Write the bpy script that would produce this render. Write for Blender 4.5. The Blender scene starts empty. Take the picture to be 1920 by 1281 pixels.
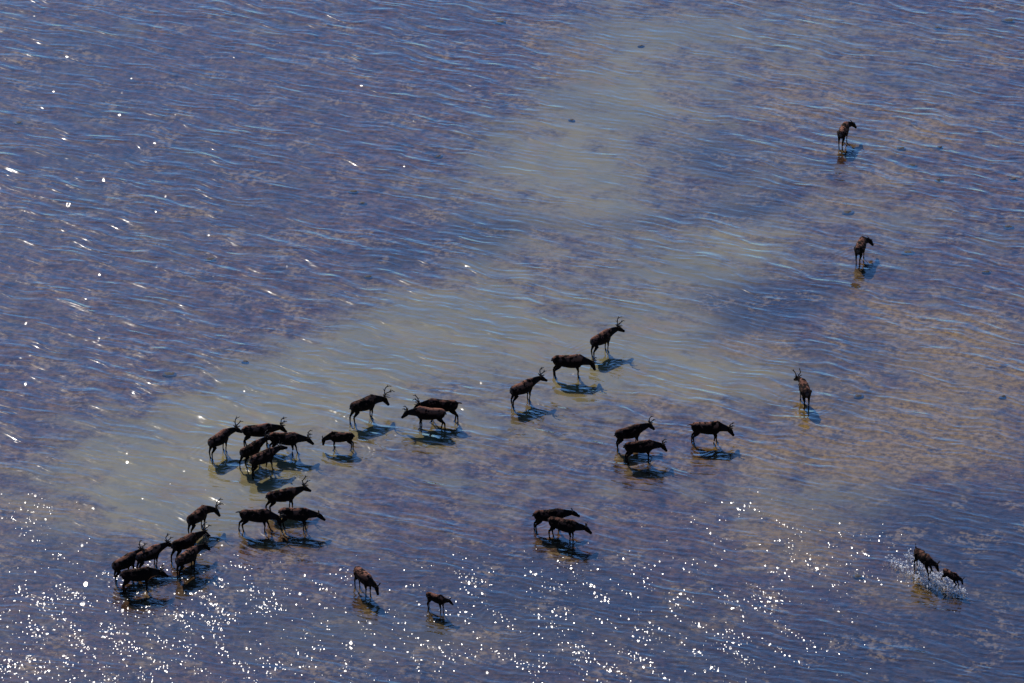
import bpy, bmesh, math, random
from mathutils import Vector, Matrix, noise, Euler
import numpy as np
R = math.radians
S = bpy.context.scene
col = S.collection
random.seed(7)

# ------------------------------------------------------------ camera, sky, sun
W, H = 1920.0, 1281.0
DEP = 26.0
DIST = 290.0
HALFW = 22.3                                   # metres seen to either side of the centre
cd = bpy.data.cameras.new('camera'); cam = bpy.data.objects.new('camera', cd); col.objects.link(cam)
cam.location = (0, -DIST*math.cos(R(DEP)), DIST*math.sin(R(DEP)))
cam.rotation_euler = (R(90-DEP), 0, 0)
cd.sensor_width = 36; cd.lens = 18*DIST/HALFW
cd.clip_start = 1; cd.clip_end = 3000
S.camera = cam

SUN_EL, SUN_AZ = 34.5, -18.5                    # azimuth from the view direction, minus = left
sd = bpy.data.lights.new('sun', 'SUN'); sd.energy = 4.05; sd.angle = R(0.5); sd.color = (1.0, 0.93, 0.84)
so = bpy.data.objects.new('sun', sd); col.objects.link(so)
ld = Vector((math.sin(R(SUN_AZ))*math.cos(R(SUN_EL)), math.cos(R(SUN_AZ))*math.cos(R(SUN_EL)), math.sin(R(SUN_EL))))
so.rotation_euler = ld.to_track_quat('Z', 'Y').to_euler()
so.location = ld*100

wd = bpy.data.worlds.new('World'); S.world = wd; wd.use_nodes = True
nt = wd.node_tree; nt.nodes.clear()
sky = nt.nodes.new('ShaderNodeTexSky'); sky.sky_type = 'NISHITA'; sky.sun_disc = False
sky.sun_elevation = R(SUN_EL); sky.sun_rotation = R(SUN_AZ)
sky.air_density = 1.0; sky.dust_density = 0.1; sky.ozone_density = 3.0; sky.altitude = 500
tint = nt.nodes.new('ShaderNodeMix'); tint.data_type = 'RGBA'; tint.blend_type = 'MULTIPLY'
tint.inputs['Factor'].default_value = 1.0; tint.inputs['B'].default_value = (0.40, 0.65, 0.95, 1)
bg = nt.nodes.new('ShaderNodeBackground'); bg.inputs['Strength'].default_value = 0.081
wo = nt.nodes.new('ShaderNodeOutputWorld')
nt.links.new(sky.outputs[0], tint.inputs['A']); nt.links.new(tint.outputs['Result'], bg.inputs[0]); nt.links.new(bg.outputs[0], wo.inputs[0])

S.view_settings.view_transform = 'Standard'; S.view_settings.look = 'None'
S.view_settings.exposure = 0.0; S.view_settings.gamma = 1.0
S.render.engine = 'CYCLES'
S.cycles.use_denoising = True
S.cycles.sample_clamp_indirect = 3.0; S.cycles.sample_clamp_direct = 5.0
S.cycles.transparent_max_bounces = 12
S.cycles.max_bounces = 5

# ------------------------------------------------------------ helpers
def at(px, py, z=0.0):
    """ground point seen at a pixel of the 1920 x 1281 photograph"""
    u = (px - W/2)/(W/2)*HALFW/DIST
    v = (H/2 - py)/(W/2)*HALFW/DIST
    f = Vector((0, math.cos(R(DEP)), -math.sin(R(DEP)))); up = Vector((0, math.sin(R(DEP)), math.cos(R(DEP))))
    d = f + Vector((1, 0, 0))*u + up*v
    t = (z - cam.location.z)/d.z
    return cam.location + d*t

class NB:
    """tiny node builder"""
    def __init__(s, name):
        s.m = bpy.data.materials.new(name); s.m.use_nodes = True; s.t = s.m.node_tree; s.t.nodes.clear()
        s.out = s.t.nodes.new('ShaderNodeOutputMaterial')
    def n(s, kind, **kw):
        nd = s.t.nodes.new('ShaderNode'+kind)
        for k, v in kw.items(): setattr(nd, k, v)
        return nd
    def put(s, sock, v):
        if isinstance(v, bpy.types.NodeSocket): s.t.links.new(v, sock)
        elif v is not None:
            if sock.type == 'RGBA' and len(v) == 3: v = (*v, 1)
            sock.default_value = v
    def math(s, op, a, b=None, c=None, clamp=False):
        nd = s.n('Math', operation=op); nd.use_clamp = clamp
        for i, v in enumerate((a, b, c)):
            if v is not None: s.put(nd.inputs[i], v)
        return nd.outputs[0]
    def vec(s, op, a, b=None, scale=None):
        nd = s.n('VectorMath', operation=op); s.put(nd.inputs[0], a)
        if b is not None: s.put(nd.inputs[1], b)
        if scale is not None: s.put(nd.inputs['Scale'], scale)
        return nd.outputs['Value'] if op in ('LENGTH', 'DOT_PRODUCT', 'DISTANCE') else nd.outputs[0]
    def ramp(s, v, lo, hi, a=0.0, b=1.0, smooth=True):
        nd = s.n('MapRange'); nd.interpolation_type = 'SMOOTHSTEP' if smooth else 'LINEAR'; nd.clamp = True
        for k, x in zip(('Value', 'From Min', 'From Max', 'To Min', 'To Max'), (v, lo, hi, a, b)): s.put(nd.inputs[k], x)
        return nd.outputs[0]
    def mix(s, f, a, b, blend='MIX'):
        nd = s.n('Mix', data_type='RGBA', blend_type=blend); s.put(nd.inputs['Factor'], f); s.put(nd.inputs['A'], a); s.put(nd.inputs['B'], b)
        return nd.outputs['Result']
    def mapping(s, v, rot=0.0, scale=(1, 1, 1), loc=(0, 0, 0)):
        nd = s.n('Mapping'); s.put(nd.inputs['Vector'], v)
        nd.inputs['Rotation'].default_value = (0, 0, R(rot)); nd.inputs['Scale'].default_value = scale; nd.inputs['Location'].default_value = loc
        return nd.outputs[0]
    def noise(s, v, scale=1.0, detail=2.0, rough=0.5, dist=0.0, color=False, dims='2D'):
        nd = s.n('TexNoise', noise_dimensions=dims); s.put(nd.inputs['Vector'], v); nd.inputs['Scale'].default_value = scale
        nd.inputs['Detail'].default_value = detail; nd.inputs['Roughness'].default_value = rough; nd.inputs['Distortion'].default_value = dist
        return nd.outputs['Color' if color else 'Fac']
    def attr(s, name, out='Color'):
        nd = s.n('Attribute', attribute_name=name); return nd.outputs[out]
    def pos(s): return s.n('NewGeometry').outputs['Position']

def rotscale(nb, v, rot, scale):
    """rotate first, then stretch (Mapping does it the other way round)"""
    a = nb.mapping(v, rot=rot)
    return nb.mapping(a, scale=scale)

# ------------------------------------------------------------ masks over the river (real patches of silt, sand and ripple)
def blobs(lst, P):
    """sum of soft ellipses given in photo pixels (x, y, rx, ry, rot, amount) evaluated at pixel coords P"""
    out = np.zeros(P.shape[0])
    for (x, y, rx, ry, rot, a) in lst:
        c, s_ = math.cos(R(rot)), math.sin(R(rot))
        dx, dy = P[:, 0]-x, P[:, 1]-y
        u = (dx*c+dy*s_)/rx; v = (-dx*s_+dy*c)/ry
        out += a*np.exp(-(u*u+v*v))
    return out
SILT = [(150, 980, 260, 60, 0, .4), (650, 1180, 300, 60, 0, .35), (1500, 900, 240, 60, 0, .3), (1700, 420, 160, 80, 0, .25), (1080, 400, 140, 60, -10, .45), (900, 500, 140, 60, -20, .35), (1250, 530, 120, 50, 0, .5), (560, 720, 240, 60, -20, .5), (1180, 120, 100, 80, 30, .4), (300, 900, 200, 60, 0, .35), (1420, 700, 160, 60, 0, .4), (1050, 520, 160, 60, 0, .4), (800, 560, 160, 60, 0, .35), (350, 800, 260, 80, -20, .4), (1130, 190, 130, 90, 0, .4), (1300, 250, 120, 80, 0, .4), (1240, 60, 150, 130, 0, .55), (1000, 300, 170, 90, -20, .85), (1130, 340, 130, 70, 20, .6), (1190, 440, 200, 45, 0, .3), (1380, 470, 110, 60, 0, .7),
        (960, 640, 300, 75, 0, .8), (1240, 620, 200, 70, -10, .55), (700, 660, 200, 60, -15, .5), (620, 760, 260, 90, 0, .6), (1250, 730, 260, 70, -5, .75),
        (480, 870, 260, 110, -20, .5), (900, 800, 200, 70, 0, .3), (500, 930, 200, 60, 0, .5), (150, 860, 220, 70, 0, .35), (1000, 920, 250, 60, 5, .3),
        (1520, 960, 160, 110, 0, .45), (1620, 120, 260, 120, 0, .3), (1480, 380, 200, 100, 0, .35), (880, 1200, 260, 50, 0, .3), (1800, 700, 160, 160, 0, .35),
        (1450, 60, 150, 100, 0, .35), (330, 960, 130, 60, 0, .35)]
GOLD = [(1250, 1200, 200, 40, 0, .35), (420, 950, 160, 40, 0, .25), (1820, 690, 130, 110, 30, .8), (1700, 800, 200, 70, 15, .8), (1580, 860, 160, 60, 0, .5), (1500, 1010, 120, 60, 0, .6), (1700, 1110, 90, 40, 10, .7),
        (1740, 250, 150, 60, 0, .5), (1500, 180, 140, 60, 0, .45), (1430, 640, 150, 50, 0, .45), (1650, 580, 120, 40, 20, .5), (850, 1200, 240, 40, 0, .35),
        (1300, 1140, 110, 50, 0, .4), (650, 1130, 90, 40, 0, .2), (1640, 380, 150, 50, 0, .4), (220, 1230, 120, 50, 0, .2), (60, 940, 120, 40, 0, .3),
        (1250, 740, 200, 50, 0, .25), (1400, 830, 150, 40, 0, .35), (1870, 90, 120, 60, 0, .3), (270, 420, 200, 60, 0, .25), (1060, 100, 90, 60, 20, .5)]
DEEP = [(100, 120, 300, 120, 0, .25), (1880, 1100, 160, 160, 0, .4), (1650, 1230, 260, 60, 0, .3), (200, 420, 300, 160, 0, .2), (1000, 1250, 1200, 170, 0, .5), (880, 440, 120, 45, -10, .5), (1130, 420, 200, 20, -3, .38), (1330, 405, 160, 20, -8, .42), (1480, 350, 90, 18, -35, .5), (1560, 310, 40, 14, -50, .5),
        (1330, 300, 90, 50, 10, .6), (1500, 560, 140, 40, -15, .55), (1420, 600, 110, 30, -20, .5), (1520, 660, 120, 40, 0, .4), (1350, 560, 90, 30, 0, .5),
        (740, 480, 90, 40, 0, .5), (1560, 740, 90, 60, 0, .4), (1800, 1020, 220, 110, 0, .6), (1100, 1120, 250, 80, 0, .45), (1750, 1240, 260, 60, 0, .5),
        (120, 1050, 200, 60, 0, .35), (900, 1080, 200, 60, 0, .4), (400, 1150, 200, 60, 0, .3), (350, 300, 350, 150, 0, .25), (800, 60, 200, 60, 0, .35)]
GLINT = [(20, 1260, 260, 150, 0, 1.1), (250, 1180, 400, 130, 0, .72), (60, 960, 110, 60, 20, .9), (420, 1080, 260, 110, 0, .45), (800, 1260, 400, 80, 0, .75),
         (1150, 1130, 350, 120, 10, .7), (1480, 1080, 220, 160, 0, .75), (1660, 1060, 110, 60, 0, .9), (1380, 960, 220, 60, 0, .45), (900, 1100, 300, 80, 0, .5),
         (1400, 1250, 400, 60, 0, .55), (1850, 1200, 160, 120, 0, .4), (1860, 900, 120, 90, 0, .3), (1200, 880, 60, 20, 0, .45), (350, 900, 90, 40, 0, .5), (60, 200, 200, 180, 0, .0), (1880, 900, 60, 50, 0, .35)]
GLINT_BIG = [(120, 300, 330, 260, 0, 1.0), (150, 650, 300, 120, 0, .6), (400, 60, 150, 60, 0, .4), (900, 770, 120, 60, 0, .7), (400, 900, 200, 80, 0, .8), (100, 1050, 300, 200, 0, .9), (700, 1200, 400, 100, 0, .6)]
def pix(P):
    """world points on the water plane -> photo pixel coords"""
    f = np.array((0, math.cos(R(DEP)), -math.sin(R(DEP)))); up = np.array((0, math.sin(R(DEP)), math.cos(R(DEP))))
    Q = P - np.array(cam.location)
    dz = Q@f
    return np.stack([W/2+(Q[:, 0]/dz)*DIST/HALFW*W/2, H/2-((Q@up)/dz)*DIST/HALFW*W/2], 1)
def sheet(name, z, mat, lists):
    """one sheet to the far distance: a fine grid in the middle, a coarse ring round it; masks stored per vertex"""
    xs = np.concatenate([[-1500, -400, -120, -60], np.arange(-34, 34.01, .5), [60, 120, 400, 1500]])
    ys = np.concatenate([[-1500, -400, -160, -80], np.arange(-46, 58.01, .6), [90, 160, 400, 1500]])
    X, Y = np.meshgrid(xs, ys); n, m = len(xs), len(ys)
    V = np.stack([X.ravel(), Y.ravel(), np.full(X.size, z)], 1)
    idx = np.arange(n*m).reshape(m, n)
    F = np.stack([idx[:-1, :-1].ravel(), idx[:-1, 1:].ravel(), idx[1:, 1:].ravel(), idx[1:, :-1].ravel()], 1)
    me = bpy.data.meshes.new(name); me.from_pydata(V.tolist(), [], F.tolist())
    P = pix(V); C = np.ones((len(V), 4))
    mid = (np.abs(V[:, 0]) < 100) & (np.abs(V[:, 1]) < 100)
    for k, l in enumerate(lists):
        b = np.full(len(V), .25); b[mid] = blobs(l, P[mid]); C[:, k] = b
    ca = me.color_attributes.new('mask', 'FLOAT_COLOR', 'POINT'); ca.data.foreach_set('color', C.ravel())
    me.materials.append(mat)
    o = bpy.data.objects.new(name, me); col.objects.link(o); o['kind'] = 'structure'
    return o

# ------------------------------------------------------------ riverbed
nb = NB('riverbed')
p = nb.pos()
mk = nb.n('SeparateColor'); nb.put(mk.inputs[0], nb.attr('mask'))
silt, gold, deep = mk.outputs[0], mk.outputs[1], mk.outputs[2]
n1 = nb.noise(p, .22, 4, .6); n2 = nb.noise(nb.mapping(p, loc=(31, 7, 0)), .9, 5, .62); n3 = nb.noise(nb.mapping(p, loc=(3, 77, 0)), 3.2, 4, .65)
n4 = nb.noise(nb.mapping(p, loc=(13, 57, 0)), .45, 6, .68)
wob = nb.math('MULTIPLY_ADD', nb.math('ADD', n1, n2), .7, -.7)
streak = nb.noise(rotscale(nb, nb.mapping(p, loc=(60, 20, 0)), 28, (.28, .9, 1)), .8, 4, .62, 0.6)
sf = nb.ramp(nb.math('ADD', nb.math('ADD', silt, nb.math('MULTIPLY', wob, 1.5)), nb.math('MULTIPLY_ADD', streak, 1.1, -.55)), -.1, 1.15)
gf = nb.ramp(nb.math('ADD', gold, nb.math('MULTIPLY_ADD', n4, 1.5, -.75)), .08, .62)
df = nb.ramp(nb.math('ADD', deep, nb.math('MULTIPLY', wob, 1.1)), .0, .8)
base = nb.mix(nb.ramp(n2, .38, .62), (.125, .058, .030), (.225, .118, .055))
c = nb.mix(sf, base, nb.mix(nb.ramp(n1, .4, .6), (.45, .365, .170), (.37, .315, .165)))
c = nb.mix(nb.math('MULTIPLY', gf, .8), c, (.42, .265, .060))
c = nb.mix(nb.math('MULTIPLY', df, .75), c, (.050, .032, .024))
# bare stony patches and dark hollows
cl = nb.math('MULTIPLY', nb.ramp(n4, .53, .62), nb.ramp(n3, .44, .58))
c = nb.mix(nb.math('MULTIPLY', cl, .5), c, (.42, .30, .16))
dk = nb.math('MULTIPLY', nb.ramp(nb.noise(nb.mapping(p, loc=(90, 3, 0)), .7, 5, .7), .58, .68), nb.math('SUBTRACT', 1.0, nb.math('MULTIPLY', sf, .8)))
c = nb.mix(nb.math('MULTIPLY', dk, .7), c, (.040, .025, .020))
c = nb.mix(nb.math('SUBTRACT', 1.0, sf), c, nb.mix(1.0, c, nb.mix(nb.ramp(n3, .3, .7), (.5, .5, .5), (1.45, 1.4, 1.35)), 'MULTIPLY'))
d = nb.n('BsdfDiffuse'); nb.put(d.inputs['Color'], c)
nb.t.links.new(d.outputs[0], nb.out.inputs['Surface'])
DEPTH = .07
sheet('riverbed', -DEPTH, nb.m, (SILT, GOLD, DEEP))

# ------------------------------------------------------------ water
RINGS = [(682, 790, 0, 0), (820, 797, 0, 0), (978, 757, 0, 0), (1127, 665, 0, 0), (411, 853, 0, 0), (500, 875, 0, 0), (640, 842, 0, 0), (510, 993, 0, 0), (250, 1095, 0, 0), (350, 1068, 0, 0), (1190, 858, 0, 0), (1325, 831, 0, 0), (1045, 1005, 0, 0), (682, 1112, 0, 0), (818, 1147, 0, 0), (1581, 272, 0, 0), (1612, 489, 2.3, .14), (1508, 757, 1.8, .07), (1066, 707, 1.8, .07), (960, 1170, 3.8, .06)]
nb = NB('water')
p = nb.pos()
mk = nb.n('SeparateColor'); nb.put(mk.inputs[0], nb.attr('mask')); gl = mk.outputs[0]; gl2 = mk.outputs[1]
big = nb.noise(p, .09, 2, .5); big2 = nb.noise(nb.mapping(p, loc=(40, 9, 0)), .12, 2, .5)
warp = nb.vec('SCALE', nb.vec('SUBTRACT', nb.noise(p, .35, 1, .5, color=True), (.5, .5, .5)), scale=1.1)
pw = nb.vec('ADD', p, warp)
calm = nb.ramp(gl, .0, .9, 1.0, .62)
h1 = nb.noise(rotscale(nb, pw, 33, (.36, 1.0, 1)), 1.0, 1.5, .45)
h2 = nb.noise(rotscale(nb, nb.mapping(pw, loc=(9, 4, 0)), 22, (.55, 1.7, 1)), 1.25, 2, .5)
h3 = nb.noise(rotscale(nb, nb.mapping(p, loc=(5, 14, 0)), 14, (.7, 1.6, 1)), 3.4, 2, .55)
a1 = nb.math('MULTIPLY', nb.ramp(big, .3, .7, .04, .08), calm)
a2 = nb.ramp(big2, .3, .7, .012, .024)
a3 = nb.math('ADD', nb.ramp(big2, .3, .7, .010, .004), nb.ramp(gl, 0, .9, 0, .006))
hh = nb.math('ADD', nb.math('ADD', nb.math('MULTIPLY', h1, a1), nb.math('MULTIPLY', h2, a2)), nb.math('MULTIPLY', h3, a3))
# wave trains: regular crests, bent by the warp and fading in and out along their length
pw2 = nb.vec('ADD', pw, nb.vec('SCALE', nb.vec('SUBTRACT', nb.noise(p, 1.1, 1, .5, color=True), (.5, .5, .5)), scale=.30))
def train(v, ang, lam, amp, gate):
    c_, s_ = math.cos(R(ang)), math.sin(R(ang)); k = 2*math.pi/lam
    ph = nb.vec('DOT_PRODUCT', v, (s_*k, c_*k, 0))
    w_ = nb.math('POWER', nb.math('MULTIPLY_ADD', nb.math('SINE', ph), .5, .5), 1.1)
    return nb.math('MULTIPLY', w_, nb.math('MULTIPLY', gate, amp))
gA = nb.math('MULTIPLY', nb.math('MULTIPLY', nb.ramp(h2, .3, .6, .3, 1.0), nb.ramp(big, .36, .6, .45, 1.1)), nb.ramp(gl, 0, .9, 1.0, .45))
gB = nb.ramp(h1, .35, .65, .25, 1.0)
hh = nb.math('ADD', hh, train(pw, 33, .84, .019, gA))
hh = nb.math('ADD', hh, train(pw2, 22, .42, .0085, gB))
# rings spreading from the legs of the animals
dm = None
for (rx, ry, _, _) in RINGS:
    q = at(rx, ry); ds = nb.vec('DISTANCE', pw2, (q.x, q.y, 0)); dm = ds if dm is None else nb.math('MINIMUM', dm, ds)
env = nb.math('MULTIPLY', nb.ramp(dm, .3, .9), nb.ramp(dm, 1.1, 2.3, 1, 0))
hh = nb.math('ADD', hh, nb.math('MULTIPLY', nb.math('MULTIPLY', nb.math('SINE', nb.math('MULTIPLY', dm, 22.0)), env), .0022))
bp = nb.n('Bump'); bp.inputs['Strength'].default_value = 1.0; bp.inputs['Distance'].default_value = 1.0
nb.put(bp.inputs['Height'], hh)
# sparse steep wavelets: what the sun glints on
def wavelets(seed, freq, thr, gain, stretch=1.0):
    q = nb.mapping(p, loc=(seed, seed*.77, 0), scale=(1.15, .5, 1))
    n_ = nb.noise(q, freq, 0, .5)
    return nb.math('MULTIPLY', nb.math('MAXIMUM', nb.math('SUBTRACT', n_, thr), 0.0), gain)
clump = nb.noise(rotscale(nb, nb.mapping(p, loc=(3, 1, 0)), -62, (.5, 1.6, 1)), .9, 2, .5)
clump = rot_ = nb.noise(rotscale(nb, nb.mapping(p, loc=(3, 1, 0)), 60, (.5, 1.7, 1)), .8, 2, .5)
thrA = nb.math('SUBTRACT', nb.math('SUBTRACT', 1.03, nb.math('MULTIPLY', nb.math('MINIMUM', gl, 1.0), .17)), nb.math('MULTIPLY', nb.ramp(clump, .35, .68, 0, 1), nb.ramp(gl, 0, .8, .0, .15)))
s1 = wavelets(11, 6.5, thrA, 8.0)
s2 = wavelets(47, 11.0, nb.math('ADD', thrA, .0), 8.5)
s3 = wavelets(83, 2.4, nb.math('MULTIPLY_ADD', gl2, -.085, .895), 5.5)
sp = nb.math('ADD', nb.math('ADD', s1, s2), s3)
wob = nb.vec('SCALE', nb.vec('SUBTRACT', nb.noise(p, 1.3, 1, .5, color=True), (.5, .5, .5)), scale=.25)
dirv = nb.vec('MULTIPLY', nb.vec('ADD', wob, (-.27, -.125, 0)), (1, 1, 0))
nn = nb.vec('NORMALIZE', nb.vec('ADD', bp.outputs[0], nb.vec('SCALE', dirv, scale=nb.math('MULTIPLY', nb.math('MINIMUM', sp, 1.03), 1.0))))
cosi = nb.math('ABSOLUTE', nb.vec('DOT_PRODUCT', nb.n('NewGeometry').outputs['Incoming'], bp.outputs[0]))
fres = nb.math('MULTIPLY_ADD', nb.math('POWER', nb.math('SUBTRACT', 1.0, cosi), 4.0), 1.25, .19, clamp=True)
ga = nb.n('BsdfGlossy'); ga.inputs['Roughness'].default_value = .085; nb.put(ga.inputs['Normal'], nn); ga.inputs['Color'].default_value = (1, 1, 1, 1)
gb = nb.n('BsdfGlossy'); gb.inputs['Roughness'].default_value = .20; nb.put(gb.inputs['Normal'], nn); gb.inputs['Color'].default_value = (1, 1, 1, 1)
gs = nb.n('MixShader'); gs.inputs[0].default_value = .05; nb.t.links.new(ga.outputs[0], gs.inputs[1]); nb.t.links.new(gb.outputs[0], gs.inputs[2])
tr = nb.n('BsdfTransparent'); tr.inputs['Color'].default_value = (.97, .99, .98, 1)
mx = nb.n('MixShader'); nb.put(mx.inputs[0], fres); nb.t.links.new(tr.outputs[0], mx.inputs[1]); nb.t.links.new(gs.outputs[0], mx.inputs[2])
nb.t.links.new(mx.outputs[0], nb.out.inputs['Surface'])
sheet('water', 0.0, nb.m, (GLINT, GLINT_BIG))

# ------------------------------------------------------------ materials of the animals
def coat_mat():
    nb = NB('reindeer_coat'); b = nb.n('BsdfPrincipled'); nb.put(b.inputs['Base Color'], nb.attr('coat'))
    b.inputs['Roughness'].default_value = .8; b.inputs['Specular IOR Level'].default_value = .04
    b.inputs['Sheen Weight'].default_value = .03; b.inputs['Sheen Roughness'].default_value = .35; b.inputs['Sheen Tint'].default_value = (1, .8, .7, 1)
    tc = nb.n('TexCoord').outputs['Object']
    bp = nb.n('Bump'); bp.inputs['Strength'].default_value = .8; bp.inputs['Distance'].default_value = .05; nb.put(bp.inputs['Height'], nb.noise(tc, 17, 4, .65, dims='3D'))
    nb.put(b.inputs['Normal'], bp.outputs[0]); nb.t.links.new(b.outputs[0], nb.out.inputs['Surface']); return nb.m
def plain_mat(name, colr, rough=.6):
    nb = NB(name); b = nb.n('BsdfPrincipled'); n_ = nb.noise(nb.n('TexCoord').outputs['Object'], 14, 3, .6, dims='3D')
    nb.put(b.inputs['Base Color'], nb.mix(nb.ramp(n_, .3, .7), tuple(x*.7 for x in colr), tuple(min(1, x*1.3) for x in colr)))
    b.inputs['Roughness'].default_value = rough; nb.t.links.new(b.outputs[0], nb.out.inputs['Surface']); return nb.m
M_COAT = coat_mat()
M_ANT = plain_mat('antler_velvet', (.035, .022, .018), .7)
M_EYE = plain_mat('eye', (.005, .004, .004), .15)

# ------------------------------------------------------------ reindeer
def tube(bm, pts, rings=14):
    """closed tube through pts = [(x,y,z, half_width_y, half_height)], cross-section square to the path"""
    P = [Vector(q[:3]) for q in pts]; loops = []
    for i, q in enumerate(pts):
        t = (P[min(i+1, len(P)-1)] - P[max(i-1, 0)]).normalized()
        side = Vector((0, 0, 1)).cross(t)
        if side.length < .15: side = Vector((0, 1, 0)) - t*t.y
        side.normalize(); up = t.cross(side).normalized()
        loops.append([bm.verts.new(P[i]+side*math.cos(a)*q[3]+up*math.sin(a)*q[4]) for a in [2*math.pi*k/rings for k in range(rings)]])
    for a, b in zip(loops, loops[1:]):
        for k in range(rings): bm.faces.new((a[k], a[(k+1) % rings], b[(k+1) % rings], b[k]))
    bm.faces.new(loops[0][::-1]); bm.faces.new(loops[-1])
def smooth_path(pts, n=3):
    """Catmull-Rom refinement of a list of tuples"""
    out = []
    for i in range(len(pts)-1):
        p0, p1, p2, p3 = [np.array(pts[min(max(j, 0), len(pts)-1)], float) for j in (i-1, i, i+1, i+2)]
        for k in range(n):
            t = k/n
            out.append(tuple(.5*((2*p1)+(-p0+p2)*t+(2*p0-5*p1+4*p2-p3)*t*t+(-p0+3*p1-3*p2+p3)*t**3)))
    out.append(tuple(pts[-1])); return out
def rotm(yaw, pitch):                           # pitch up positive
    return Matrix.Rotation(R(yaw), 3, 'Z') @ Matrix.Rotation(-R(pitch), 3, 'Y')

def reindeer(px, py, heading, label, group='reindeer wading across the shallow river', neck=20, head=-35, nyaw=0, hyaw=0, feet=(0, 0, 0, 0),
             size=1.0, ant=1.0, pale=.3, tail='down', lift=0.0, bodypitch=0, calf=False, seed=0, kind='reindeer', lifts=(0, 0, 0, 0), kink=None):
    rnd = random.Random(seed*13+5)
    if 'calf' in label: calf = True
    bm = bmesh.new()
    lg = .95 if calf else .86                  # calves: longer legs for their body
    bz = lambda z: z*lg
    th = .88 if calf else 1.0
    # trunk
    T = [(-.66, 0, bz(.93), .05, .07), (-.61, 0, bz(.94), .12, .14), (-.50, 0, bz(.945), .17*th, .19*th), (-.30, 0, bz(.93), .185*th, .205*th), (-.08, 0, bz(.905), .205*th, .225*th),
         (.14, 0, bz(.90), .205*th, .245*th), (.32, 0, bz(.925), .18*th, .255*th), (.46, 0, bz(.955), .145*th, .235*th), (.56, 0, bz(.955), .10, .17), (.62, 0, bz(.95), .05, .09)]
    T = [(x, y, z-.02, w*1.15, h*1.18) for (x, y, z, w, h) in T]
    tube(bm, smooth_path(T), 18)
    tube(bm, smooth_path([(.06, 0, bz(1.10), .04, .04), (.26, 0, bz(1.165), .07, .07), (.40, 0, bz(1.165), .065, .065), (.58, 0, bz(1.07), .05, .05)]), 10)   # withers
    # neck and head
    nb_ = Vector((.46, 0, bz(1.0))); neck -= 4; nm = rotm(nyaw*.5, neck); L = .50 if not calf else .40
    n1_ = nb_ + nm @ Vector((L*.5, 0, 0)); nm2 = rotm(nyaw, neck*1.05); n2_ = n1_ + nm2 @ Vector((L*.55, 0, 0))
    tube(bm, smooth_path([(*(nb_ + nm@Vector((-.12, 0, -.02))), .15*th, .25*th), (*(nb_ + nm@Vector((.06, 0, -.03))), .13*th, .225*th), (*(n1_+nm@Vector((0, 0, -.015))), .10*th, .17*th),
                          (*(n2_ - nm2@Vector((.08, 0, .0))), .082, .12), (*n2_, .066, .082), (*(n2_+nm2@Vector((.05, 0, 0))), .05, .06)]), 14)
    hm = rotm(nyaw+hyaw, head)
    hp = lambda x, y, z: n2_ + hm @ Vector((x, y, z))
    hs = 1.0 if not calf else .86
    HD = [(-.07, .05, .06, 0), (-.03, .075, .10, 0), (.05, .082, .108, -.008), (.13, .072, .098, -.018), (.21, .058, .078, -.026), (.28, .053, .064, -.030), (.33, .050, .058, -.032), (.355, .03, .034, -.032)]
    tube(bm, smooth_path([(*hp(x*hs, 0, z), w*hs, h*hs) for (x, w, h, z) in HD]), 12)
    for s in (-1, 1):                           # ears: leaf shapes out of the side of the head
        e = [hp(-.03, s*.05, .045), hp(-.06, s*.11, .07), hp(-.09, s*.17, .085), hp(-.115, s*.21, .09)]
        tube(bm, [(*e[0], .022, .022), (*e[1], .040, .020), (*e[2], .032, .016), (*e[3], .008, .008)], 8)
    # legs  (front left, front right, rear left, rear right); feet = forward shift of each hoof
    hoofs = []
    for k, s in ((0, 1), (1, -1)):
        f = feet[k]; u = lifts[k]; g = lambda z: f*max(0, 1-z/.85)**1.1
        kb = .10*u
        J = [(.36, .10, .92, .085, .13), (.37, .115, .76, .062, .10), (.36, .11, .62, .048, .062), (.385+kb, .10, .44, .032, .034), (.395+kb*1.6, .10, .39, .034, .036), (.385+kb*.8, .10, .33, .024, .026),
             (.38-u*.05, .10, .14, .021, .023), (.40-u*.12, .10, .07, .028, .030), (.43-u*.14, .10, .02, .034, .036), (.44-u*.14, .10, -.02, .036, .04)]
        tube(bm, smooth_path([(x+g(z), s*y*(1 if z > .5 else .92), bz(z)+u*max(0, 1-z/.6)*.28, w*1.2, h*1.22) for (x, y, z, w, h) in J], 2), 10)
    for k, s in ((2, 1), (3, -1)):
        f = feet[k]; u = lifts[k]; g = lambda z: f*max(0, 1-z/.9)**1.0
        J = [(-.42, .09, .96, .105, .16), (-.40, .115, .80, .088, .145), (-.40, .115, .68, .066, .10), (-.50, .105, .52, .040, .052), (-.575, .10, .435, .030, .040), (-.57, .10, .38, .028, .034),
             (-.545, .10, .16, .022, .025), (-.53, .10, .08, .028, .030), (-.50, .10, .02, .034, .036), (-.49, .10, -.02, .036, .04)]
        tube(bm, smooth_path([(x+g(z), s*y*(1 if z > .5 else .9), bz(z)+u*max(0, 1-z/.6)*.28, w*1.15, h*1.22) for (x, y, z, w, h) in J], 2), 10)
    tl = {'down': [(-.62, 0, bz(1.04)), (-.69, 0, bz(1.0)), (-.71, 0, bz(.92)), (-.70, 0, bz(.86))], 'out': [(-.60, 0, bz(1.06)), (-.70, 0, bz(1.07)), (-.79, 0, bz(1.05)), (-.84, 0, bz(1.0))],
          'up': [(-.60, 0, bz(1.05)), (-.67, 0, bz(1.13)), (-.69, 0, bz(1.23)), (-.66, 0, bz(1.31))]}[tail]
    tube(bm, [(*tl[0], .04, .04), (*tl[1], .036, .034), (*tl[2], .028, .028), (*tl[3], .010, .010)], 8)
    me = bpy.data.meshes.new('tmp'); bm.to_mesh(me); bm.free()
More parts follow.
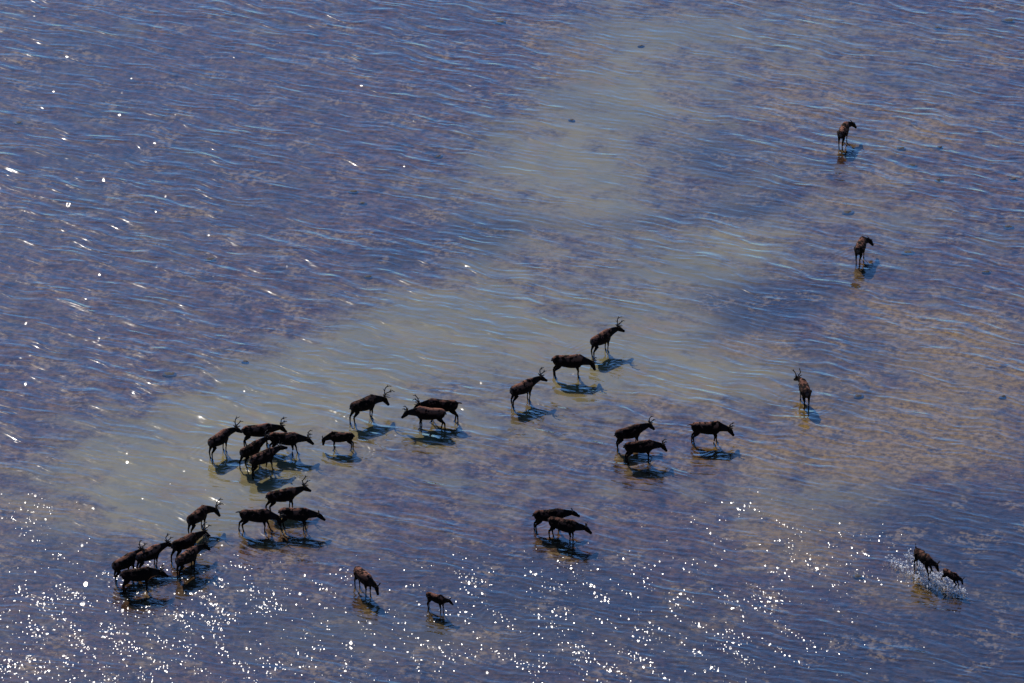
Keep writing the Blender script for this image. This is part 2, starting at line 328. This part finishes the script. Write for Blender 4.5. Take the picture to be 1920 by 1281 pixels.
    tmp = bpy.data.objects.new('tmp', me); col.objects.link(tmp)
    r = tmp.modifiers.new('r', 'REMESH'); r.mode = 'VOXEL'; r.voxel_size = .017; r.use_smooth_shade = True
    sm = tmp.modifiers.new('s', 'SMOOTH'); sm.factor = .5; sm.iterations = 3
    dg = bpy.context.evaluated_depsgraph_get(); dg.update()
    bme = bpy.data.meshes.new_from_object(tmp.evaluated_get(dg))
    bpy.data.objects.remove(tmp); bpy.data.meshes.remove(me)
    bme.name = 'body'; bme.materials.clear(); bme.materials.append(M_COAT)
    # coat: patches of colour (pale rump, grizzled neck, dark legs, moulting hair) plus sunlit rim painted on the back
    n = len(bme.vertices); co = np.empty(n*3); bme.vertices.foreach_get('co', co); co = co.reshape(n, 3)
    sc3 = Vector((seed*3.1, seed*1.7, seed*2.3))
    nz = np.array([noise.fractal(Vector(v)*5+sc3, 1.0, 2.0, 3) for v in co]); nz2 = np.array([noise.noise(Vector(v)*13+sc3) for v in co])
    dark = np.array((.009, .006, .006)); brown = np.array((.020, .010, .009)); light = np.array((.34, .15, .10)); grey = np.array((.026, .020, .021)); white = np.array((.32, .26, .25))
    sstep = lambda v, a, b: (lambda t: t*t*(3-2*t))(np.clip((v-a)/(b-a), 0, 1))
    x, y, z = co[:, 0], co[:, 1], co[:, 2]/lg
    C = np.repeat(dark[None], n, 0)
    mixc = lambda C, c_, f: C*(1-f[:, None])+c_*f[:, None]
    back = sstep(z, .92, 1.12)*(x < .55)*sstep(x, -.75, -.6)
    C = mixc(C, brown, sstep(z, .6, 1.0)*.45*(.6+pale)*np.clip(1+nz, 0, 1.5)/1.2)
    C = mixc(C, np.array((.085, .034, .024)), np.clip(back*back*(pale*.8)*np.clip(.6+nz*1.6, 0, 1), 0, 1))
    C = mixc(C, light, np.clip(back*sstep(nz*1.3+nz2*.6, .22-pale*.6, .5-pale*.5), 0, 1)*min(1, .45+pale))  # moulting patches, kept to the top and brightened to paint in sunlight
    neckm = sstep(x, .52, .66)*(z > .62)*(np.linalg.norm(co-np.array(n2_), axis=1) > .14)*(np.linalg.norm(co-np.array(hp(.2, 0, 0)), axis=1) > .2)
    C = mixc(C, grey, neckm*.8)
    C = mixc(C, white, sstep(x, -.60, -.67)*0+(1-sstep(x, -.69, -.62))*sstep(z, .70, .80)*(.25+.5*pale)*np.clip(1+nz2, 0, 1))
    ank = sstep(.16-z, 0, .03)*(z < .17)
    C = C*.55
    crest = sstep(z, 1.04, 1.13)*(np.abs(y) < .12)*sstep(nz+nz2*.5, -.25, .2)*(x < .6)  # backlit rim along the spine, painted into the coat colour
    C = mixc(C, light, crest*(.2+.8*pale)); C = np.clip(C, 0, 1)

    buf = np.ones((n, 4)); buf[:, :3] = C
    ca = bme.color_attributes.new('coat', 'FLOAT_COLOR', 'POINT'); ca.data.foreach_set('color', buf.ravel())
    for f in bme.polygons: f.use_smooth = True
    g = at(px, py)
    root = bpy.data.objects.new(kind, None); col.objects.link(root); root.empty_display_size = .3
    root.location = (g.x, g.y, -DEPTH+lift); root.rotation_euler = (0, -R(bodypitch), R(heading)); root.scale = (size,)*3
    root['label'] = label; root['category'] = 'reindeer'; root['group'] = group
    bo = bpy.data.objects.new('body', bme); col.objects.link(bo); bo.parent = root
    # eyes
    for s in (-1, 1):
        b = bmesh.new(); bmesh.ops.create_icosphere(b, subdivisions=2, radius=.017); bmesh.ops.translate(b, verts=b.verts, vec=hp(.07*hs, s*.062*hs, .025))
        m = bpy.data.meshes.new('eye'); b.to_mesh(m); b.free(); m.materials.append(M_EYE)
        o = bpy.data.objects.new('eye', m); col.objects.link(o); o.parent = root
    # antlers
    if ant > 0:
        am = rotm(nyaw+hyaw, head*.45)
        for s in (-1, 1):
            b = bmesh.new(); j = lambda q=.03: rnd.uniform(-q, q)
            base = n2_ + hm@Vector((.0, s*.035, .06)); k = ant*.82
            A = lambda x, y, z: base + am@Vector((x*k, s*y*k, z*k))
            if ant >= .5:
                beam = [A(0, 0, 0), A(-.07+j(), .05, .11), A(-.11+j(), .12+j(), .25), A(-.06+j(), .18+j(), .39), A(.05+j(), .20+j(), .50)]
                tube(b, smooth_path([(*beam[0], .025, .025), (*beam[1], .024, .024), (*beam[2], .022, .022), (*beam[3], .020, .022), (*beam[4], .013, .016)]), 8)
                for (i0, tip, w) in ((4, (.16+j(), .21, .50+j()), .012), (3, (-.02+j(), .19, .55+j()), .013), (1, (.10+j(), .03, .19), .013), (2, (-.19, .15, .31), .010) if rnd.random() < .6 else (3, (.06, .17, .44), .012)):
                    q0 = beam[i0]; q1 = A(*tip); qm = q0.lerp(q1, .5)+Vector((0, 0, -.015*k))
                    w *= 1.35; tube(b, smooth_path([(*q0, w, w), (*qm, w*.95, w*.95), (*q1, w*.55, w*.55)]), 7)
                if s == 1:
                    q0 = base; q1 = A(.15, .0, .06); q2 = A(.20, -.02, .10); tube(b, [(*q0, .014, .014), (*q1, .014, .016), (*q2, .006, .010)], 7)
            else:
                k = ant*2; A = lambda x, y, z: base + am@Vector((x*k, s*y*k, z*k))
                tube(b, smooth_path([(*A(0, 0, 0), .017, .017), (*A(-.04, .03, .10), .015, .015), (*A(-.05, .06, .20), .012, .012), (*A(-.01, .08, .27), .006, .006)]), 7)
                tube(b, [(*A(-.02, .015, .05), .010, .010), (*A(.05, .02, .11), .006, .006)], 7)
            m = bpy.data.meshes.new('antler'); b.to_mesh(m); b.free(); m.materials.append(M_ANT)
            for f in m.polygons: f.use_smooth = True
            o = bpy.data.objects.new('antler', m); col.objects.link(o); o.parent = root
    return root

WALK = (.10, -.10, -.12, .14); WALK2 = (-.12, .12, .14, -.10); STAND = (.02, -.04, .04, -.06); SPREAD = (-.04, .06, -.16, .02)
D = [
 # px, py, heading, label, options
 (371, 996, 58, 'antlered reindeer standing above the overlapping lower left pair, head lowered to the right', dict(neck=-6, head=-55, nyaw=-52, feet=STAND, ant=1.0, pale=.25)),
 (347, 1046, 42, 'dark reindeer half hidden behind its browner partner in the lower left', dict(neck=10, head=-38, nyaw=-12, feet=WALK, ant=.85, pale=.15)),
 (351, 1073, 54, 'browner front reindeer of the overlapping pair, antlers reaching up to the right', dict(neck=12, head=-40, nyaw=-25, feet=STAND, ant=.95, pale=.55)),
 (234, 1083, 50, 'dark reindeer at the far left end of the herd, facing away with short antlers', dict(neck=12, head=-20, nyaw=-8, feet=WALK2, ant=.75, pale=.2)),
 (279, 1067, 43, 'grey-brown reindeer, head high, between two darker ones at lower left', dict(neck=12, head=-25, nyaw=-15, feet=STAND, ant=.8, pale=.7, size=.98)),
 (258, 1106, 12, 'very dark reindeer side-on in front of the lower left trio, small antlers, head low', dict(neck=-4, head=-32, nyaw=-8, feet=STAND, ant=.55, pale=0.0)),
 (529, 957, 20, 'reindeer with tall thin antlers and raised head behind two others below the cluster', dict(neck=12, head=-28, feet=SPREAD, ant=.95, pale=.35)),
 (480, 995, -3, 'drinking reindeer with muzzle at the water and tail held out, left of a hornless one', dict(neck=-16, head=-78, feet=(.24, -.02, -.20, .03), ant=.72, pale=.15, tail='out')),
 (554, 992, -8, 'hornless reindeer stretching its neck forward right of the drinking one', dict(neck=-6, head=-35, feet=STAND, ant=0, pale=.45, nyaw=4)),
 (411, 851, 55, 'antlered reindeer standing clear at the left of the cluster of five', dict(neck=8, head=-30, nyaw=-30, feet=STAND, ant=1.0, pale=.35)),
 (484, 835, 9, 'rear reindeer of the cluster, side-on behind the others, with pale streaks on its back', dict(neck=2, head=-42, feet=STAND, ant=.85, pale=.6)),
 (471, 869, 50, 'slim reindeer facing away at the left edge inside the cluster, small pale antlers', dict(neck=20, head=-10, nyaw=-20, feet=WALK, ant=.6, pale=.25, size=.95)),
 (534, 850, -7, 'right-hand reindeer of the cluster, pale-chested, striding with raised antlers', dict(neck=-5, head=-38, nyaw=5, feet=(.16, -.06, -.12, .1), ant=.75, pale=.35)),
 (492, 886, 44, 'frontmost reindeer of the cluster, facing away, antlers hidden against its neighbour', dict(neck=10, head=-12, nyaw=-10, feet=WALK2, ant=.4, pale=.4)),
 (640, 841, 180, 'small hornless young reindeer drinking, facing left beside the cluster', dict(neck=-22, head=-80, feet=(.0, -.06, .02, -.1), size=.80, ant=0, pale=.35)),
 (682, 787, 38, 'big-antlered reindeer standing left of the two that face each other leftwards', dict(neck=-6, head=-52, nyaw=-22, feet=(.02, -.04, -.10, .02), ant=1.2, pale=.12, size=1.04)),
 (829, 789, 176, 'dark antlered reindeer facing left, behind the one with a reddish back', dict(neck=-9, head=-40, nyaw=0, feet=(.05, 0, -.14, .0), ant=.85, pale=.12, tail='out', size=1.03)),
 (806, 803, 173, 'reddish-backed reindeer facing left in front of a darker one, nose close to the water', dict(neck=-9, head=-42, feet=(.03, -.03, -.14, .06), ant=.55, pale=1.0)),
 (979, 755, 43, 'antlered reindeer with head high, facing away left of the drinking one', dict(neck=19, head=-28, nyaw=-25, feet=STAND, ant=.85, pale=.6)),
 (1066, 706, -2, 'large drinking reindeer side-on near the middle, muzzle almost in the water', dict(neck=-14, head=-62, feet=(.0, .02, -.08, .0), ant=.5, pale=.4, size=1.05)),
 (1127, 662, 50, 'upright antlered reindeer behind the head of the drinking one', dict(neck=16, head=-28, nyaw=-30, feet=STAND, ant=1.0, pale=.3)),
 (1179, 838, 28, 'rear reindeer of the dark pair right of centre, head raised with upright spikes', dict(neck=12, head=-45, nyaw=-10, feet=STAND, ant=.7, pale=.05, size=.98)),
 (1199, 865, 8, 'front reindeer of the dark pair right of centre, head lower than its partner', dict(neck=-4, head=-50, nyaw=-6, feet=(.03, -.03, -.04, .02), ant=.55, pale=.12, size=.98)),
 (1325, 830, 0, 'single reindeer side-on with a sunlit rusty back, head drooping, right of the dark pair', dict(neck=-15, head=-52, feet=(.04, -.10, -.10, .0), ant=.6, pale=.55, tail='out')),
 (1508, 756, 98, 'lone reindeer walking straight away on the right, seen from behind with split antlers', dict(neck=2, head=-30, nyaw=20, feet=STAND, ant=.85, pale=.35, size=.97)),
 (1613, 488, 76, 'hornless reindeer facing away inside ripple rings on the right', dict(neck=-14, head=-50, nyaw=-42, feet=STAND, ant=0, pale=.45, size=.97)),
 (1581, 270, 74, 'uppermost hornless reindeer, farthest from the herd, facing away', dict(neck=-4, head=-45, nyaw=-38, feet=STAND, ant=0, pale=.55, size=.95)),
 (1030, 994, 5, 'hornless reindeer with upright ears behind another in the lower middle', dict(neck=3, head=-28, feet=(.02, 0, -.10, -.02), ant=0, pale=.12, size=.98)),
 (1056, 1012, -27, 'reindeer with short spikes in front of a hornless one, neck stretched low to the right', dict(neck=-6, head=-40, nyaw=22, feet=STAND, ant=.35, pale=.12)),
 (682, 1109, -60, 'pale-rumped reindeer with orange-brown back coming forward, drinking, lower middle', dict(neck=-14, head=-68, nyaw=12, feet=STAND, ant=.4, pale=1.0, size=.98)),
 (818, 1145, -38, 'small rusty-rumped calf wading forward right of the pale-rumped adult', dict(neck=4, head=-32, nyaw=10, feet=(.05, -.02, -.04, .06), size=.74, ant=0, pale=.5)),
 (1731, 1078, -62, 'running reindeer with raised tail splashing behind a calf at the lower right', dict(neck=-8, head=-60, nyaw=22, feet=(.10, .28, -.16, -.05), lifts=(.9, .1, .6, .2), ant=.3, pale=.15, tail='up', lift=.05, size=.95, group='reindeer splashing at the lower right')),
 (1782, 1100, -48, 'small brown calf galloping through spray ahead of the running adult', dict(neck=0, head=-62, nyaw=0, feet=(.30, .12, -.34, -.2), lifts=(.1, .7, .5, .8), size=.66, ant=0, pale=.6, lift=.05, bodypitch=-4, group='reindeer splashing at the lower right')),
]
for i, (px, py, hd, lab, kw) in enumerate(D):
    reindeer(px, py, hd, lab, seed=i+1, **kw)

# ------------------------------------------------------------ spray round the two runners
nb = NB('spray'); b = nb.n('BsdfPrincipled'); b.inputs['Base Color'].default_value = (.85, .88, .92, 1); b.inputs['Roughness'].default_value = .12
tl_ = nb.n('BsdfTranslucent'); tl_.inputs['Color'].default_value = (.95, .96, 1, 1)
ms = nb.n('MixShader'); ms.inputs[0].default_value = .75; nb.t.links.new(b.outputs[0], ms.inputs[1]); nb.t.links.new(tl_.outputs[0], ms.inputs[2])
nb.t.links.new(ms.outputs[0], nb.out.inputs['Surface']); M_SPRAY = nb.m
def spray(px, py, heading, length, width, n, label, high):
    rnd = random.Random(int(px)); bm = bmesh.new()
    g = at(px, py); h = R(heading); f = Vector((math.cos(h), math.sin(h), 0)); s_ = Vector((-f.y, f.x, 0))
    for i in range(n):
        t = rnd.random(); side = rnd.choice((-1, 1))
        w = width*(.35+.65*(1-t))*(1+rnd.gauss(0, .25))
        along = (t-.55)*length+rnd.gauss(0, .12)
        q = g + f*along + s_*side*w*(.6+.5*rnd.random())
        z = abs(rnd.gauss(0, 1))*high*(.35+.65*(1-abs(t-.5)))
        r = .006+.030*rnd.random()**4
        mt = Matrix.Translation((q.x, q.y, z*.7+.004)) @ Euler((rnd.random()*6, rnd.random()*6, 0)).to_matrix().to_4x4() @ Matrix.Diagonal((1, .7+.5*rnd.random(), 1+rnd.random()*1.4, 1))
        bmesh.ops.create_icosphere(bm, subdivisions=1, radius=r, matrix=mt)
    m = bpy.data.meshes.new('splash'); bm.to_mesh(m); bm.free(); m.materials.append(M_SPRAY)
    for p_ in m.polygons: p_.use_smooth = True
    o = bpy.data.objects.new('splash', m); col.objects.link(o); o['kind'] = 'stuff'; o['label'] = label; o['category'] = 'splash'
spray(1728, 1080, -62, 3.2, .52, 950, 'white spray thrown up along the running adult', .28)
spray(1779, 1102, -50, 1.9, .42, 520, 'white spray round the legs of the galloping calf', .24)

# ------------------------------------------------------------ stones on the bed
M_STONE = plain_mat('stone', (.030, .026, .030), .8)
def stone(px, py, w, seed, label):
    rnd = random.Random(seed); bm = bmesh.new(); bmesh.ops.create_icosphere(bm, subdivisions=3, radius=1)
    for v in bm.verts:
        k = 1+.28*noise.noise(v.co*1.3+Vector((seed, 0, 0)))+.08*noise.noise(v.co*4+Vector((seed, 5, 0)))
        v.co = Vector((v.co.x*w*k, v.co.y*w*.75*k, v.co.z*.075*k))
    m = bpy.data.meshes.new('submerged_stone'); bm.to_mesh(m); bm.free(); m.materials.append(M_STONE)
    for p_ in m.polygons: p_.use_smooth = True
    o = bpy.data.objects.new('submerged_stone', m); col.objects.link(o); g = at(px, py, -DEPTH)
    o.location = (g.x, g.y, -DEPTH+.015); o.rotation_euler = (0, 0, rnd.uniform(-.5, .5))
    o['label'] = label; o['category'] = 'stone'; o['group'] = 'dark stones lying on the riverbed'
ST = [(1890, 427, .26, 'large dark submerged stone at the right edge above mid-height'), (1702, 475, .30, 'broad dark submerged stone just right of the reindeer in ripple rings'),
      (1690, 280, .24, 'dark submerged stone right of the uppermost reindeer, nearest its level'), (1710, 312, .22, 'dark submerged stone slightly below the level one, right of the uppermost reindeer'),
      (1762, 278, .16, 'small dark submerged stone farther right of the uppermost reindeer'), (1761, 339, .22, 'bluish dark submerged stone lower right of the uppermost reindeer'),
      (1900, 338, .2, 'dark submerged stone at the right edge in the upper third'), (1890, 40, .32, 'long dark submerged stone near the upper right corner'),
      (1758, 54, .2, 'dark submerged stone along the top edge, left of the corner stone'), (1202, 88, .16, 'dark submerged stone near the top, right of the pinkish patch'),
      (938, 43, .28, 'thin dark submerged stone near the middle of the top edge'), (662, 361, .24, 'left stone of the dark pair in the upper left centre'), (680, 383, .2, 'right stone of the dark pair in the upper left centre'),
      (1072, 227, .17, 'dark submerged stone in the pale silt above centre'), (822, 295, .2, 'small dark submerged stone at the edge of the silt, upper centre'), (460, 680, .16, 'small dark stone above the herd on the left'),
      (318, 703, .32, 'broad flat bluish stone up left of the herd'), (690, 521, .2, 'small dark stone in the dark hollow left of centre'), (1590, 400, .28, 'dark submerged stone between the two far reindeer'),
      (1849, 512, .2, 'dark submerged stone right of the broad one, lower down'), (1610, 1083, .26, 'dark submerged stone left of the splashing runners'), (1880, 746, .18, 'dark stone in the golden sand at the right edge'),
      (1610, 745, .22, 'dark stone right of the lone walking reindeer'), (395, 488, .26, 'dark stone on the left at mid-height'), (35, 232, .2, 'dark stone near the brightest glint at upper left')]
for i, (px, py, w, lab) in enumerate(ST): stone(px, py, w, i+1, lab)
